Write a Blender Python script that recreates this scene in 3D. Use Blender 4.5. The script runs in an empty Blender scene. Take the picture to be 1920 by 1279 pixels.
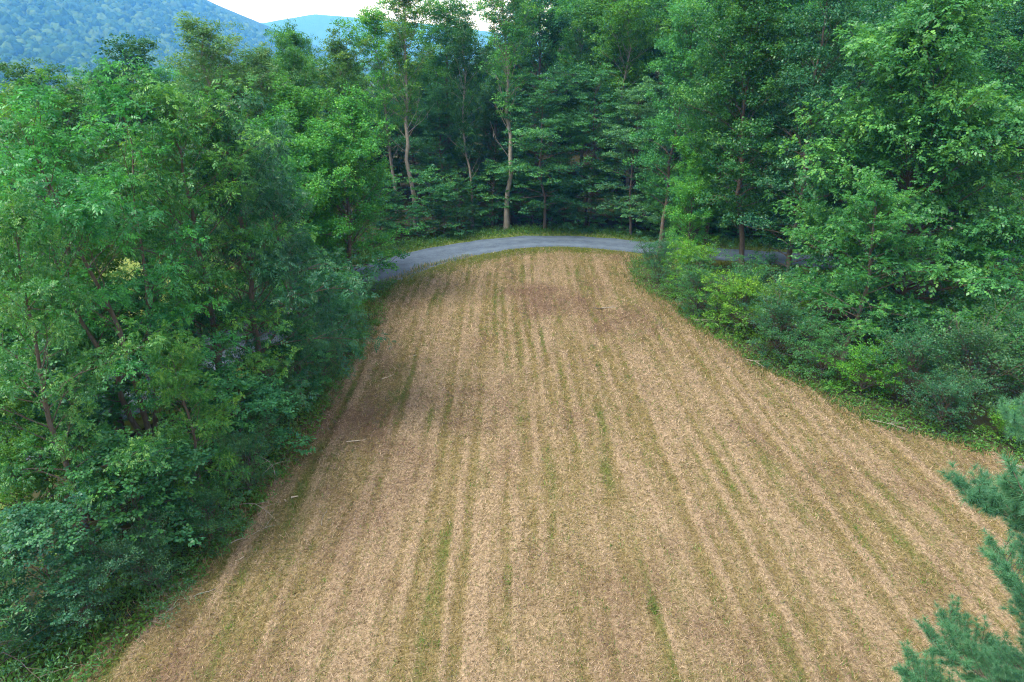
import bpy, math, random
import numpy as np
from mathutils import Vector, Matrix

scene = bpy.context.scene
R_ = math.radians

# ------------------------------------------------------------------ camera
CAM_H = 20.0
cam_d = bpy.data.cameras.new('camera')
cam_d.sensor_width = 36.0
cam_d.lens = 24.0
cam_d.clip_start = 0.1
cam_d.clip_end = 20000
cam = bpy.data.objects.new('camera', cam_d)
cam.location = (0, 0, CAM_H)
cam.rotation_euler = (R_(90 - 21.7), 0, 0)
scene.collection.objects.link(cam)
scene.camera = cam

# ------------------------------------------------------------------ sky, sun, exposure
SUN_EL, SUN_AZ = 58.0, -118.0          # azimuth measured from +Y towards +X: a veiled sun high on the left
world = bpy.data.worlds.new('World')
scene.world = world
world.use_nodes = True
wn, wl = world.node_tree.nodes, world.node_tree.links
wn.clear()
w_out = wn.new('ShaderNodeOutputWorld')
w_bg = wn.new('ShaderNodeBackground')
w_sky = wn.new('ShaderNodeTexSky')
w_sky.sky_type = 'NISHITA'
w_sky.sun_disc = False
w_sky.sun_elevation = R_(SUN_EL)
w_sky.sun_rotation = R_(SUN_AZ)
w_sky.air_density = 1.0
w_sky.dust_density = 2.0
w_tc = wn.new('ShaderNodeTexCoord')
w_mp = wn.new('ShaderNodeMapping')
w_mp.inputs['Scale'].default_value = (1.6, 1.6, 4.0)
w_nz = wn.new('ShaderNodeTexNoise')
w_nz.inputs['Scale'].default_value = 2.2
w_nz.inputs['Detail'].default_value = 6.0
w_rp = wn.new('ShaderNodeMapRange')
w_rp.inputs['From Min'].default_value = 0.30
w_rp.inputs['From Max'].default_value = 0.72
w_rp.inputs['To Min'].default_value = 0.62
w_rp.inputs['To Max'].default_value = 0.96
w_mx = wn.new('ShaderNodeMixRGB')
w_mx.inputs['Color2'].default_value = (8.6, 8.8, 9.3, 1)      # bright veil of thin high cloud
wl.new(w_tc.outputs['Generated'], w_mp.inputs['Vector'])
wl.new(w_mp.outputs['Vector'], w_nz.inputs['Vector'])
wl.new(w_nz.outputs['Fac'], w_rp.inputs['Value'])
wl.new(w_rp.outputs['Result'], w_mx.inputs['Fac'])
wl.new(w_sky.outputs['Color'], w_mx.inputs['Color1'])
wl.new(w_mx.outputs['Color'], w_bg.inputs['Color'])
w_bg.inputs['Strength'].default_value = 0.10
wl.new(w_bg.outputs['Background'], w_out.inputs['Surface'])

sun_d = bpy.data.lights.new('sun', 'SUN')
sun_d.energy = 3.3
sun_d.angle = R_(26.0)
sun_d.color = (1.0, 0.955, 0.88)
sun = bpy.data.objects.new('sun', sun_d)
az, el = R_(SUN_AZ), R_(SUN_EL)
to_sun = Vector((math.sin(az) * math.cos(el), math.cos(az) * math.cos(el), math.sin(el)))
sun.rotation_euler = to_sun.to_track_quat('Z', 'Y').to_euler()
sun.location = (-60, 40, 90)
scene.collection.objects.link(sun)

scene.view_settings.view_transform = 'Standard'
scene.view_settings.look = 'None'
scene.view_settings.gamma = 1.0
scene.view_settings.use_curve_mapping = False
scene.view_settings.exposure = 1.34
cy = scene.cycles
cy.max_bounces = 6
cy.diffuse_bounces = 4
cy.glossy_bounces = 2
cy.transmission_bounces = 3
cy.volume_bounces = 1
cy.use_denoising = True
cy.denoiser = 'OPENIMAGEDENOISE'
cy.denoising_prefilter = 'NONE'      # keeps the leaf and straw grain crisp
cy.filter_width = 1.1

COL = scene.collection

# ------------------------------------------------------------------ helpers
def lerp(a, b, t):
    return a + (b - a) * t

def sstep(a, b, x):
    t = np.clip((np.asarray(x, float) - a) / (b - a), 0, 1)
    return t * t * (3 - 2 * t)

_tab = np.random.default_rng(7).random((256, 256))
def vnoise(x, y):
    x = np.asarray(x, float); y = np.asarray(y, float)
    xi = np.floor(x).astype(int); yi = np.floor(y).astype(int)
    fx = x - xi; fy = y - yi
    fx = fx * fx * (3 - 2 * fx); fy = fy * fy * (3 - 2 * fy)
    a = _tab[xi & 255, yi & 255]; b = _tab[(xi + 1) & 255, yi & 255]
    c = _tab[xi & 255, (yi + 1) & 255]; d = _tab[(xi + 1) & 255, (yi + 1) & 255]
    return lerp(lerp(a, b, fx), lerp(c, d, fx), fy)

def fbm(x, y, o=4):
    s = 0; a = .5
    for i in range(o):
        s = s + a * vnoise(x * 2 ** i + 17.3 * i, y * 2 ** i + 9.1 * i)
        a *= .5
    return s / (1 - .5 ** o)

def terr(x, y):
    """height of the bare ground in metres"""
    x = np.asarray(x, float); y = np.asarray(y, float)
    z = (fbm(x * .05 + 3, y * .05 + 8, 3) - .5) * .5
    # wooded slope climbing behind the road, steeper to the right
    up = sstep(88, 150, y) * sstep(-30, 70, x) * 20 + sstep(36, 120, x) * 30 * sstep(40, 90, y)
    up *= 1 - sstep(260, 700, np.hypot(x, y)) * .9
    # valley to the left
    down = -sstep(18, 160, -x - .12 * (y - 40)) * 14
    return z + up + down

def tz(x, y):
    return float(terr(x, y))

def mesh_np(name, V, F, mat=None, attrs=None, smooth=False, mats=None):
    """V (n,3); F (m,3) or (m,4) ints"""
    V = np.ascontiguousarray(V, np.float32); F = np.ascontiguousarray(F, np.int32)
    me = bpy.data.meshes.new(name)
    m, k = F.shape
    me.vertices.add(len(V)); me.loops.add(m * k); me.polygons.add(m)
    me.vertices.foreach_set('co', V.ravel())
    me.loops.foreach_set('vertex_index', F.ravel())
    me.polygons.foreach_set('loop_start', np.arange(0, m * k, k, dtype=np.int32))
    me.polygons.foreach_set('loop_total', np.full(m, k, np.int32))
    if smooth:
        me.polygons.foreach_set('use_smooth', np.ones(m, bool))
    for an, arr in (attrs or {}).items():
        arr = np.asarray(arr, np.float32)
        if arr.ndim == 1:
            a = me.attributes.new(an, 'FLOAT', 'POINT'); a.data.foreach_set('value', arr)
        else:
            a = me.attributes.new(an, 'FLOAT_COLOR', 'POINT')
            a.data.foreach_set('color', np.c_[arr, np.ones(len(arr))].astype(np.float32).ravel())
    me.update(calc_edges=True)
    if mat:
        me.materials.append(mat)
    return me

def link(name, me, parent=None, loc=None, rot=None, scale=None):
    o = bpy.data.objects.new(name, me)
    COL.objects.link(o)
    if parent: o.parent = parent
    if loc is not None: o.location = loc
    if rot is not None: o.rotation_euler = rot
    if scale is not None: o.scale = scale if hasattr(scale, '__len__') else (scale,) * 3
    return o

def tag(o, label, cat, group=None):
    o['label'] = label; o['category'] = cat
    if group: o['group'] = group
    return o

def struct(o):
    o['kind'] = 'structure'; return o

def stuff(o, label, cat):
    o['kind'] = 'stuff'; o['label'] = label; o['category'] = cat; return o

class Tubes:
    def __init__(s): s.V = []; s.F = []; s.n = 0
    def add(s, P, r, k=5):
        P = np.asarray(P, float); r = np.broadcast_to(np.asarray(r, float), (len(P),))
        T = np.gradient(P, axis=0); T /= np.linalg.norm(T, axis=1)[:, None] + 1e-9
        ref = np.array([1., 0, 0]) if abs(T[0][0]) < .8 else np.array([0, 1., 0])
        A = np.cross(T, ref); A /= np.linalg.norm(A, axis=1)[:, None] + 1e-9
        B = np.cross(T, A)
        an = np.arange(k) * 2 * math.pi / k
        ring = P[:, None] + r[:, None, None] * (np.cos(an)[None, :, None] * A[:, None] + np.sin(an)[None, :, None] * B[:, None])
        m = len(P)
        i = np.arange(m - 1)[:, None] * k; j = np.arange(k)[None]; j2 = (j + 1) % k
        F = np.stack([i + j, i + j2, i + k + j2, i + k + j], -1).reshape(-1, 4) + s.n
        s.V.append(ring.reshape(-1, 3)); s.F.append(F); s.n += m * k
        # close the far end with a tip vertex folded into quads
        tip = P[-1] + T[-1] * r[-1]
        s.V.append(tip[None]); e = s.n; s.n += 1
        b = e - k
        jj = np.arange(0, k)
        s.F.append(np.stack([b + jj, b + (jj + 1) % k, np.full(k, e), np.full(k, e)], -1)) if False else None
    def mesh(s, name, mat):
        return mesh_np(name, np.concatenate(s.V), np.concatenate([f for f in s.F if f is not None]), mat, smooth=True)

# ------------------------------------------------------------------ materials
def new_mat(name):
    m = bpy.data.materials.new(name); m.use_nodes = True
    nt = m.node_tree; nt.nodes.clear()
    out = nt.nodes.new('ShaderNodeOutputMaterial')
    return m, nt, out

def N(nt, t, **kw):
    n = nt.nodes.new(t)
    for k, v in kw.items():
        if k in n.inputs.keys(): n.inputs[k].default_value = v
        else: setattr(n, k, v)
    return n

def ramp(nt, src, stops):
    r = nt.nodes.new('ShaderNodeValToRGB')
    e = r.color_ramp.elements
    while len(e) < len(stops): e.new(.5)
    for k, (p, c) in enumerate(stops):
        e[k].position = p; e[k].color = (*c, 1)
    nt.links.new(src, r.inputs['Fac'])
    return r.outputs['Color']

def leaf_mat(name, dark, mid, light, transl=.38, gloss=.022, rough=.45, vary=.9):
    m, nt, out = new_mat(name); L = nt.links.new
    at = N(nt, 'ShaderNodeAttribute', attribute_name='tint')
    oi = N(nt, 'ShaderNodeObjectInfo')
    col = ramp(nt, at.outputs['Fac'], [(0, dark), (.55, mid), (1, light)])
    hs = N(nt, 'ShaderNodeHueSaturation')
    mh = N(nt, 'ShaderNodeMapRange'); mh.inputs['To Min'].default_value = .5 - .010 * vary; mh.inputs['To Max'].default_value = .5 + .034 * vary
    ml = N(nt, 'ShaderNodeMath', operation='MULTIPLY_ADD'); ml.inputs[1].default_value = .5 * vary; ml.inputs[2].default_value = .95 - .25 * vary
    mr = N(nt, 'ShaderNodeMath', operation='FRACT'); mm = N(nt, 'ShaderNodeMath', operation='MULTIPLY'); mm.inputs[1].default_value = 7.31
    L(oi.outputs['Random'], mh.inputs['Value']); L(oi.outputs['Random'], mm.inputs[0]); L(mm.outputs[0], mr.inputs[0]); L(mr.outputs[0], ml.inputs[0])
    L(mh.outputs['Result'], hs.inputs['Hue']); L(ml.outputs[0], hs.inputs['Value']); L(col, hs.inputs['Color'])
    d = N(nt, 'ShaderNodeBsdfDiffuse'); t = N(nt, 'ShaderNodeBsdfTranslucent'); g = N(nt, 'ShaderNodeBsdfGlossy', Roughness=rough)
    tc = N(nt, 'ShaderNodeMixRGB', blend_type='MULTIPLY'); tc.inputs['Fac'].default_value = 1; tc.inputs['Color2'].default_value = (1.5, 1.35, .75, 1)
    oc = N(nt, 'ShaderNodeMixRGB', blend_type='MULTIPLY'); oc.inputs['Fac'].default_value = 1
    L(hs.outputs['Color'], oc.inputs['Color1']); L(oi.outputs['Color'], oc.inputs['Color2'])
    L(oc.outputs['Color'], d.inputs['Color']); L(oc.outputs['Color'], tc.inputs['Color1']); L(tc.outputs['Color'], t.inputs['Color'])
    g.inputs['Color'].default_value = (.9, .95, 1, 1)
    a = N(nt, 'ShaderNodeMixShader', Fac=transl); b = N(nt, 'ShaderNodeMixShader', Fac=gloss)
    L(d.outputs[0], a.inputs[1]); L(t.outputs[0], a.inputs[2]); L(a.outputs[0], b.inputs[1]); L(g.outputs[0], b.inputs[2])
    L(b.outputs[0], out.inputs['Surface'])
    return m

def bark_mat(name, c1, c2, scale=6):
    m, nt, out = new_mat(name); L = nt.links.new
    tc = N(nt, 'ShaderNodeTexCoord'); mp = N(nt, 'ShaderNodeMapping'); mp.inputs['Scale'].default_value = (scale, scale, scale * .22)
    nz = N(nt, 'ShaderNodeTexNoise', Scale=1.6, Detail=5.0, Roughness=.7)
    L(tc.outputs['Object'], mp.inputs['Vector']); L(mp.outputs[0], nz.inputs['Vector'])
    col = ramp(nt, nz.outputs['Fac'], [(.3, c1), (.7, c2)])
    b = N(nt, 'ShaderNodeBsdfPrincipled', Roughness=.9)
    bp = N(nt, 'ShaderNodeBump', Strength=.6, Distance=.04)
    L(nz.outputs['Fac'], bp.inputs['Height']); L(bp.outputs[0], b.inputs['Normal'])
    L(col, b.inputs['Base Color']); L(b.outputs[0], out.inputs['Surface'])
    return m

def attr_mat(name, rough=.9, transl=0, noise=None):
    """colour from the vertex attribute 'col' (the stalk's own colour)"""
    m, nt, out = new_mat(name); L = nt.links.new
    at = N(nt, 'ShaderNodeAttribute', attribute_name='col')
    d = N(nt, 'ShaderNodeBsdfDiffuse'); L(at.outputs['Color'], d.inputs['Color'])
    if transl:
        t = N(nt, 'ShaderNodeBsdfTranslucent'); L(at.outputs['Color'], t.inputs['Color'])
        a = N(nt, 'ShaderNodeMixShader', Fac=transl); L(d.outputs[0], a.inputs[1]); L(t.outputs[0], a.inputs[2]); L(a.outputs[0], out.inputs['Surface'])
    else:
        L(d.outputs[0], out.inputs['Surface'])
    return m

def ground_mat(name, stops, scale, bump=.3, dist=.05, fine=18):
    m, nt, out = new_mat(name); L = nt.links.new
    tc = N(nt, 'ShaderNodeTexCoord')
    n1 = N(nt, 'ShaderNodeTexNoise', Scale=scale, Detail=8.0, Roughness=.65)
    n2 = N(nt, 'ShaderNodeTexNoise', Scale=fine, Detail=4.0, Roughness=.7)
    for n in (n1, n2): L(tc.outputs['Object'], n.inputs['Vector'])
    ad = N(nt, 'ShaderNodeMath', operation='MULTIPLY_ADD'); ad.inputs[1].default_value = .5
    sb = N(nt, 'ShaderNodeMath', operation='SUBTRACT'); sb.inputs[1].default_value = .25
    L(n2.outputs['Fac'], ad.inputs[0]); L(n1.outputs['Fac'], sb.inputs[0]); L(sb.outputs[0], ad.inputs[2])
    col = ramp(nt, ad.outputs[0], stops)
    b = N(nt, 'ShaderNodeBsdfPrincipled', Roughness=.95); b.inputs['Specular IOR Level'].default_value = .15
    bp = N(nt, 'ShaderNodeBump', Strength=bump, Distance=dist); L(n2.outputs['Fac'], bp.inputs['Height']); L(bp.outputs[0], b.inputs['Normal'])
    L(col, b.inputs['Base Color']); L(b.outputs[0], out.inputs['Surface'])
    return m

M_ASH = leaf_mat('ash_leaf', (.018, .125, .040), (.050, .228, .056), (.135, .345, .064))
M_MAPLE = leaf_mat('maple_leaf', (.034, .150, .028), (.085, .260, .042), (.185, .365, .052))
M_LAYER = leaf_mat('layered_leaf', (.018, .110, .042), (.050, .192, .056), (.122, .270, .066), transl=.36)
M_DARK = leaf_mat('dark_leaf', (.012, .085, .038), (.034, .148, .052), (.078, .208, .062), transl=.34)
M_POP = leaf_mat('poplar_leaf', (.030, .122, .042), (.066, .192, .056), (.135, .262, .068), gloss=.03)
M_WOOD = leaf_mat('woodland_leaf', (.020, .118, .036), (.060, .215, .048), (.148, .330, .054))
M_SHRUB = leaf_mat('shrub_leaf', (.018, .100, .042), (.046, .168, .056), (.105, .245, .068), vary=.8)
M_LIME = leaf_mat('lime_leaf', (.040, .155, .018), (.095, .270, .026), (.185, .370, .032), vary=.4)
M_WEED = leaf_mat('weed_leaf', (.030, .115, .022), (.070, .190, .030), (.155, .275, .040))
M_PINE = leaf_mat('pine_needle', (.034, .140, .076), (.082, .255, .130), (.180, .390, .170), transl=.3, gloss=.03, vary=.3)
M_FAR = leaf_mat('far_canopy', (.010, .032, .014), (.030, .072, .024), (.066, .118, .034), transl=0, gloss=0, vary=0)
M_BARK = bark_mat('brown_bark', (.050, .040, .032), (.120, .098, .078))
M_GREYBARK = bark_mat('grey_bark', (.140, .125, .105), (.300, .275, .235))
M_DEAD = bark_mat('dead_wood', (.240, .200, .160), (.520, .450, .370), 9)
M_STRAW = attr_mat('straw', transl=.15)
M_GRASS = attr_mat('grass_blade', transl=.3)
M_FLOOR = ground_mat('leaf_litter', [(.2, (.018, .020, .012)), (.5, (.040, .042, .022)), (.8, (.060, .072, .026))], .25)
M_LAWN = ground_mat('lawn_grass', [(.2, (.060, .100, .022)), (.5, (.110, .155, .035)), (.8, (.170, .200, .055))], .3)
M_VERGE = ground_mat('verge_grass', [(.15, (.045, .075, .020)), (.45, (.085, .120, .030)), (.8, (.165, .170, .055))], .6)

# ------------------------------------------------------------------ the ground sheet
def graded(half, fine, n):
    t = np.linspace(-1, 1, n); k = math.asinh(half / fine)
    return fine * np.sinh(k * t)
gx = graded(10000, 25, 200); gy = graded(10000, 25, 200) + 40
GX, GY = np.meshgrid(gx, gy, indexing='ij')
def grid_faces(a, b):
    i = np.arange(a - 1)[:, None] * b; j = np.arange(b - 1)[None]
    return np.stack([i + j, i + b + j, i + b + j + 1, i + j + 1], -1).reshape(-1, 4)
V = np.c_[GX.ravel(), GY.ravel(), terr(GX, GY).ravel()]
struct(link('ground', mesh_np('ground', V, grid_faces(200, 200), M_FLOOR, smooth=True)))

# road centre line, metres
ROAD = np.array([(-46, 2), (-37, 16), (-30, 30), (-24.5, 43), (-19.6, 55), (-15.8, 64.5), (-11.6, 73), (-6, 79), (1, 83.0), (9, 83.3), (17, 80.4), (25, 77.2), (35, 74.3), (47, 71.5), (62, 69), (80, 66)], float)
def catmull(P, m):
    P = np.vstack([2 * P[0] - P[1], P, 2 * P[-1] - P[-2]])
    out = []
    for i in range(1, len(P) - 2):
        for t in np.linspace(0, 1, m, endpoint=False):
            a, b, c, d = P[i - 1:i + 3]
            out.append(.5 * ((2 * b) + (c - a) * t + (2 * a - 5 * b + 4 * c - d) * t * t + (3 * b - a - 3 * c + d) * t ** 3))
    out.append(P[-2]); return np.array(out)
RC = catmull(ROAD, 14)
RT = np.gradient(RC, axis=0); RT /= np.linalg.norm(RT, axis=1)[:, None]
RN = np.c_[-RT[:, 1], RT[:, 0]]          # to the outer (far) side
def road_dist(x, y):
    """signed distance to the road centre line; positive on the outer side"""
    P = np.c_[np.ravel(x), np.ravel(y)]
    out = np.empty(len(P))
    for s in range(0, len(P), 20000):
        Q = P[s:s + 20000]
        d2 = ((Q[:, None] - RC[None]) ** 2).sum(-1); k = d2.argmin(1)
        out[s:s + 20000] = ((Q - RC[k]) * RN[k]).sum(1)
    return out.reshape(np.shape(x))

def strip(name, offs, lift, mat, jag=0, attrs=None):
    V = []; acr = []
    for q, o in enumerate(offs):
        w = o + (fbm(np.arange(len(RC)) * .35 + q * 31, np.full(len(RC), q * 3.3), 2) - .5) * (jag if q in (0, len(offs) - 1) else 0)
        w = w + np.sign(o) * 1.0 * np.exp(-((np.arange(len(RC)) - 78) / 16.) ** 2) + np.sign(o) * .55
        p = RC + RN * w[:, None]
        V.append(np.c_[p, terr(p[:, 0], p[:, 1]) + lift]); acr.append(np.full(len(p), o))
    V = np.array(V); a, b = V.shape[:2]
    F = grid_faces(a, b)[:, ::-1]
    return struct(link(name, mesh_np(name, V.reshape(-1, 3), F, mat, {'across': np.array(acr).ravel()}, smooth=True)))

# gravel: blue-grey stone with paler wheel tracks
m, nt, out = new_mat('gravel'); L = nt.links.new
tc = N(nt, 'ShaderNodeTexCoord'); at = N(nt, 'ShaderNodeAttribute', attribute_name='across')
n1 = N(nt, 'ShaderNodeTexNoise', Scale=.8, Detail=6.0, Roughness=.7); n2 = N(nt, 'ShaderNodeTexVoronoi', Scale=9.0)
for n in (n1, n2): L(tc.outputs['Object'], n.inputs['Vector'])
ab = N(nt, 'ShaderNodeMath', operation='ABSOLUTE'); L(at.outputs['Fac'], ab.inputs[0])
s1 = N(nt, 'ShaderNodeMath', operation='SUBTRACT'); s1.inputs[1].default_value = .95; L(ab.outputs[0], s1.inputs[0])
a1 = N(nt, 'ShaderNodeMath', operation='ABSOLUTE'); L(s1.outputs[0], a1.inputs[0])
mr = N(nt, 'ShaderNodeMapRange'); mr.inputs['From Min'].default_value = .2; mr.inputs['From Max'].default_value = .75; mr.inputs['To Min'].default_value = .16; mr.inputs['To Max'].default_value = 0
L(a1.outputs[0], mr.inputs['Value'])
s2 = N(nt, 'ShaderNodeMath', operation='ADD'); L(n1.outputs['Fac'], s2.inputs[0]); L(mr.outputs[0], s2.inputs[1])
s3 = N(nt, 'ShaderNodeMath', operation='MULTIPLY_ADD'); s3.inputs[1].default_value = .35; L(n2.outputs['Distance'], s3.inputs[0]); L(s2.outputs[0], s3.inputs[2])
col = ramp(nt, s3.outputs[0], [(.35, (.021, .035, .058)), (.6, (.040, .063, .100)), (.95, (.076, .110, .158))])
b = N(nt, 'ShaderNodeBsdfPrincipled', Roughness=.9); L(col, b.inputs['Base Color'])
bp = N(nt, 'ShaderNodeBump', Strength=.5, Distance=.03); L(n2.outputs['Distance'], bp.inputs['Height']); L(bp.outputs[0], b.inputs['Normal'])
L(b.outputs[0], out.inputs['Surface']); M_GRAVEL = m

strip('grass_verge', [-4.6, -3.4, -2.2, -1, 1, 2.2, 4, 5.6], .045, M_VERGE, 2.0)
strip('gravel_road', [-2.45, -1.6, -.95, -.3, .3, .95, 1.6, 2.45], .085, M_GRAVEL, .7)

# lawn and driveway beyond the left-hand trees
def patch(name, poly, lift, mat, n=26):
    P = np.array(poly, float)
    u = np.linspace(0, 1, n)
    A = P[0][None, None] * (1 - u)[:, None, None] * (1 - u)[None, :, None] + P[1][None, None] * u[:, None, None] * (1 - u)[None, :, None] + \
        P[2][None, None] * u[:, None, None] * u[None, :, None] + P[3][None, None] * (1 - u)[:, None, None] * u[None, :, None]
    V = np.c_[A.reshape(-1, 2), terr(A[..., 0], A[..., 1]).ravel() + lift]
    return struct(link(name, mesh_np(name, V, grid_faces(n, n), mat, {'across': np.zeros(n * n)}, smooth=True)))
patch('lawn', [(-120, 8), (-27, 8), (-22, 74), (-120, 100)], .035, M_LAWN, 60)
patch('driveway', [(-80, 50), (-26, 40.5), (-25.4, 43.5), (-80, 54)], .075, M_GRAVEL, 40)

# ------------------------------------------------------------------ the mown field
FL = np.array([(-20, 8), (-17.6, 14), (-15.2, 18), (-13.4, 24), (-12.4, 29), (-11.9, 36), (-11.9, 44), (-11.5, 55), (-12.2, 61), (-12.0, 66.5), (-9, 72.2), (-5.2, 76.2), (-1, 78.9), (2.6, 80.0), (9, 80.2), (13.5, 78.4)])
FR = np.array([(34, 8), (32, 24), (29, 30), (26.3, 33), (22, 36.3), (19.9, 41.1), (17.2, 46), (15.1, 52.6), (13.9, 59.5), (11.9, 65.3), (12.6, 72.2), (13.5, 78.4)])
def field_bounds(y):
    yl = np.interp(y, FL[:12, 1], FL[:12, 0])
    xr = np.interp(y, FR[:, 1], FR[:, 0])
    return yl, xr
def in_field(x, y, grow=0.):
    a, b = field_bounds(y)
    w = (fbm(np.asarray(y) * .5, np.asarray(x) * .15 + 40, 3) - .5) * 1.6
    ok = (x > a - grow + w) & (x < b + grow + w) & (y < 80.5) & (y > 8)
    far = np.asarray(y) > 62
    if np.any(far):
        rd = road_dist(x, y)
        ok &= ~far | (rd < -3.0 - .9 * (fbm(np.asarray(x) * .3, np.asarray(y) * .3, 2)) + grow)
    return ok
def field_masks(x, y):
    """stripe of raked straw 0..1, green 0..1, brown 0..1"""
    x = np.asarray(x, float); y = np.asarray(y, float)
    bend = (fbm(y * .03 + 5, x * .02, 2) - .5) * 1.4
    xs = x + bend
    wob = .9 * (fbm(x * .25, y * .06, 2) - .5)
    lane = fbm(np.floor(xs / .95 + .25 * wob) * 5.3 + .5, y * .05, 2)
    st = .50 + .33 * np.sin(2 * math.pi * xs / .95 + wob) * np.clip(1.8 * fbm(x * .2 + 7, y * .05, 2) - .1, .45, 1) + 1.0 * (lane - .5) + 1.15 * (fbm(xs * 2.2 + 3, y * .035, 3) - .5) + .9 * (fbm(xs * 3.1, y * .30 + 9, 3) - .5) + .5 * (fbm(x * 2.1, y * 1.7, 3) - .5)
    st = .06 + .88 * sstep(-.06, 1.04, st)
    g = fbm(xs * 2.0 + 11, y * .16 + 4, 4)
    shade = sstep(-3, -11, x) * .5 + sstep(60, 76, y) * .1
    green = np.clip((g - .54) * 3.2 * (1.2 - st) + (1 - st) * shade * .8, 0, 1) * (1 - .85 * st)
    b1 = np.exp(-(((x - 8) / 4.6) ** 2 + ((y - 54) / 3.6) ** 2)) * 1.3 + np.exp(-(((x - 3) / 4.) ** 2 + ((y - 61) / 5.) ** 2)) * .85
    b2 = sstep(-4.5, -9.5, x) * sstep(54, 38, y) * .5  # browner left side, with the tree line's soft shadow partly painted in
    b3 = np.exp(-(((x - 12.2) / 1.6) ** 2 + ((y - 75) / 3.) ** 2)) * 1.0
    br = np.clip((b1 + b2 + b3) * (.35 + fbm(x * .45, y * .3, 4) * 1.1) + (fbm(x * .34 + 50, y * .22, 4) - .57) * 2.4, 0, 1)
    edge_green = 0
    rd = road_dist(x, y) if np.any(y > 60) else np.full(np.shape(x), -50.)
    vg = sstep(-7.0, -3.6, rd + (fbm(x * .5, y * .5, 3) - .5) * 3.0) * (y > 60)
    return st, np.clip(green + vg * .9, 0, 1), br * (1 - vg), vg

gxs = np.arange(-20.5, 35, .14); gys = np.arange(8, 80.6, .25)
FX, FY = np.meshgrid(gxs, gys, indexing='ij')
na, nb = FX.shape
Fq = grid_faces(na, nb)
cxm = FX.ravel()[Fq].mean(1); cym = FY.ravel()[Fq].mean(1)
keep = in_field(cxm, cym, .35)
Fq = Fq[keep]
used, inv = np.unique(Fq, return_inverse=True)
Fq = inv.reshape(-1, 4)
fx = FX.ravel()[used]; fy = FY.ravel()[used]
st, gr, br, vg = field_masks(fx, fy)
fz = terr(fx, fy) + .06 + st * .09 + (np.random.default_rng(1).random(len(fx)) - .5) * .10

m, nt, out = new_mat('mown_field'); L = nt.links.new
tc = N(nt, 'ShaderNodeTexCoord'); at = N(nt, 'ShaderNodeAttribute', attribute_name='mask')
sp = N(nt, 'ShaderNodeSeparateColor'); L(at.outputs['Color'], sp.inputs['Color'])
n1 = N(nt, 'ShaderNodeTexNoise', Scale=7.0, Detail=8.0, Roughness=.75)
n2 = N(nt, 'ShaderNodeTexNoise', Scale=2.0, Detail=6.0, Roughness=.7)
mp = N(nt, 'ShaderNodeMapping'); mp.inputs['Scale'].default_value = (1.3, .8, 1)
L(tc.outputs['Object'], mp.inputs['Vector']); L(mp.outputs[0], n1.inputs['Vector']); L(tc.outputs['Object'], n2.inputs['Vector'])
straw = ramp(nt, n1.outputs['Fac'], [(.30, (.050, .034, .022)), (.44, (.158, .117, .077)), (.58, (.275, .208, .142)), (.76, (.400, .312, .220))])
thatch = ramp(nt, n1.outputs['Fac'], [(.28, (0.028, 0.024, 0.011)), (.48, (0.114, 0.093, 0.044)), (.72, (0.255, 0.202, 0.106))])
green = ramp(nt, n1.outputs['Fac'], [(.28, (0.028, 0.039, 0.012)), (.5, (0.079, 0.092, 0.026)), (.75, (0.158, 0.154, 0.057))])
brown = ramp(nt, n1.outputs['Fac'], [(.28, (0.040, 0.026, 0.018)), (.5, (0.110, 0.074, 0.053)), (.75, (0.229, 0.163, 0.114))])
def mixc(f, a, b):
    x = N(nt, 'ShaderNodeMixRGB'); L(f, x.inputs['Fac']); L(a, x.inputs['Color1']); L(b, x.inputs['Color2']); return x.outputs['Color']
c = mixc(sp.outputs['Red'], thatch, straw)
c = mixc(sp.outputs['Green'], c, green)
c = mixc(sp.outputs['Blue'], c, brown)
b = N(nt, 'ShaderNodeBsdfDiffuse'); L(c, b.inputs['Color'])
bp = N(nt, 'ShaderNodeBump', Strength=.9, Distance=.06); L(n1.outputs['Fac'], bp.inputs['Height']); L(bp.outputs[0], b.inputs['Normal'])
L(b.outputs[0], out.inputs['Surface']); M_FIELD = m
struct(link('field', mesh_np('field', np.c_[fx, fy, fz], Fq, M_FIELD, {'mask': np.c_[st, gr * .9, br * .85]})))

# loose cut straw and short grass lying on the field: nobody could count it
def blades(P, az, pitch, ln, wd, col, bend=0.):
    """one thin triangle per stalk"""
    d = np.c_[np.cos(az) * np.cos(pitch), np.sin(az) * np.cos(pitch), np.sin(pitch)]
    s = np.c_[-np.sin(az), np.cos(az), np.zeros(len(az))]
    V = np.empty((len(P), 3, 3))
    V[:, 0] = P - s * wd[:, None] * .5; V[:, 1] = P + s * wd[:, None] * .5; V[:, 2] = P + d * ln[:, None]
    return V.reshape(-1, 3), np.arange(len(P) * 3).reshape(-1, 3), np.repeat(col, 3, 0)

rg = np.random.default_rng(11)
def field_points(n, y0=13, y1=81, pw=1.6):
    u = rg.random(n * 2)
    y = y0 * (y1 / y0) ** (u ** (1 / pw) if False else u)          # denser near the camera
    y = y0 + (y1 - y0) * (1 - (1 - u) ** .62) if False else y
    a, b = field_bounds(y)
    half = np.minimum(.86 * y + 3, 60)
    a = np.maximum(a - .6, -half); b = np.minimum(b + .6, half)
    x = a + (b - a) * rg.random(n * 2)
    k = in_field(x, y, .1)
    return x[k][:n], y[k][:n]

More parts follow.
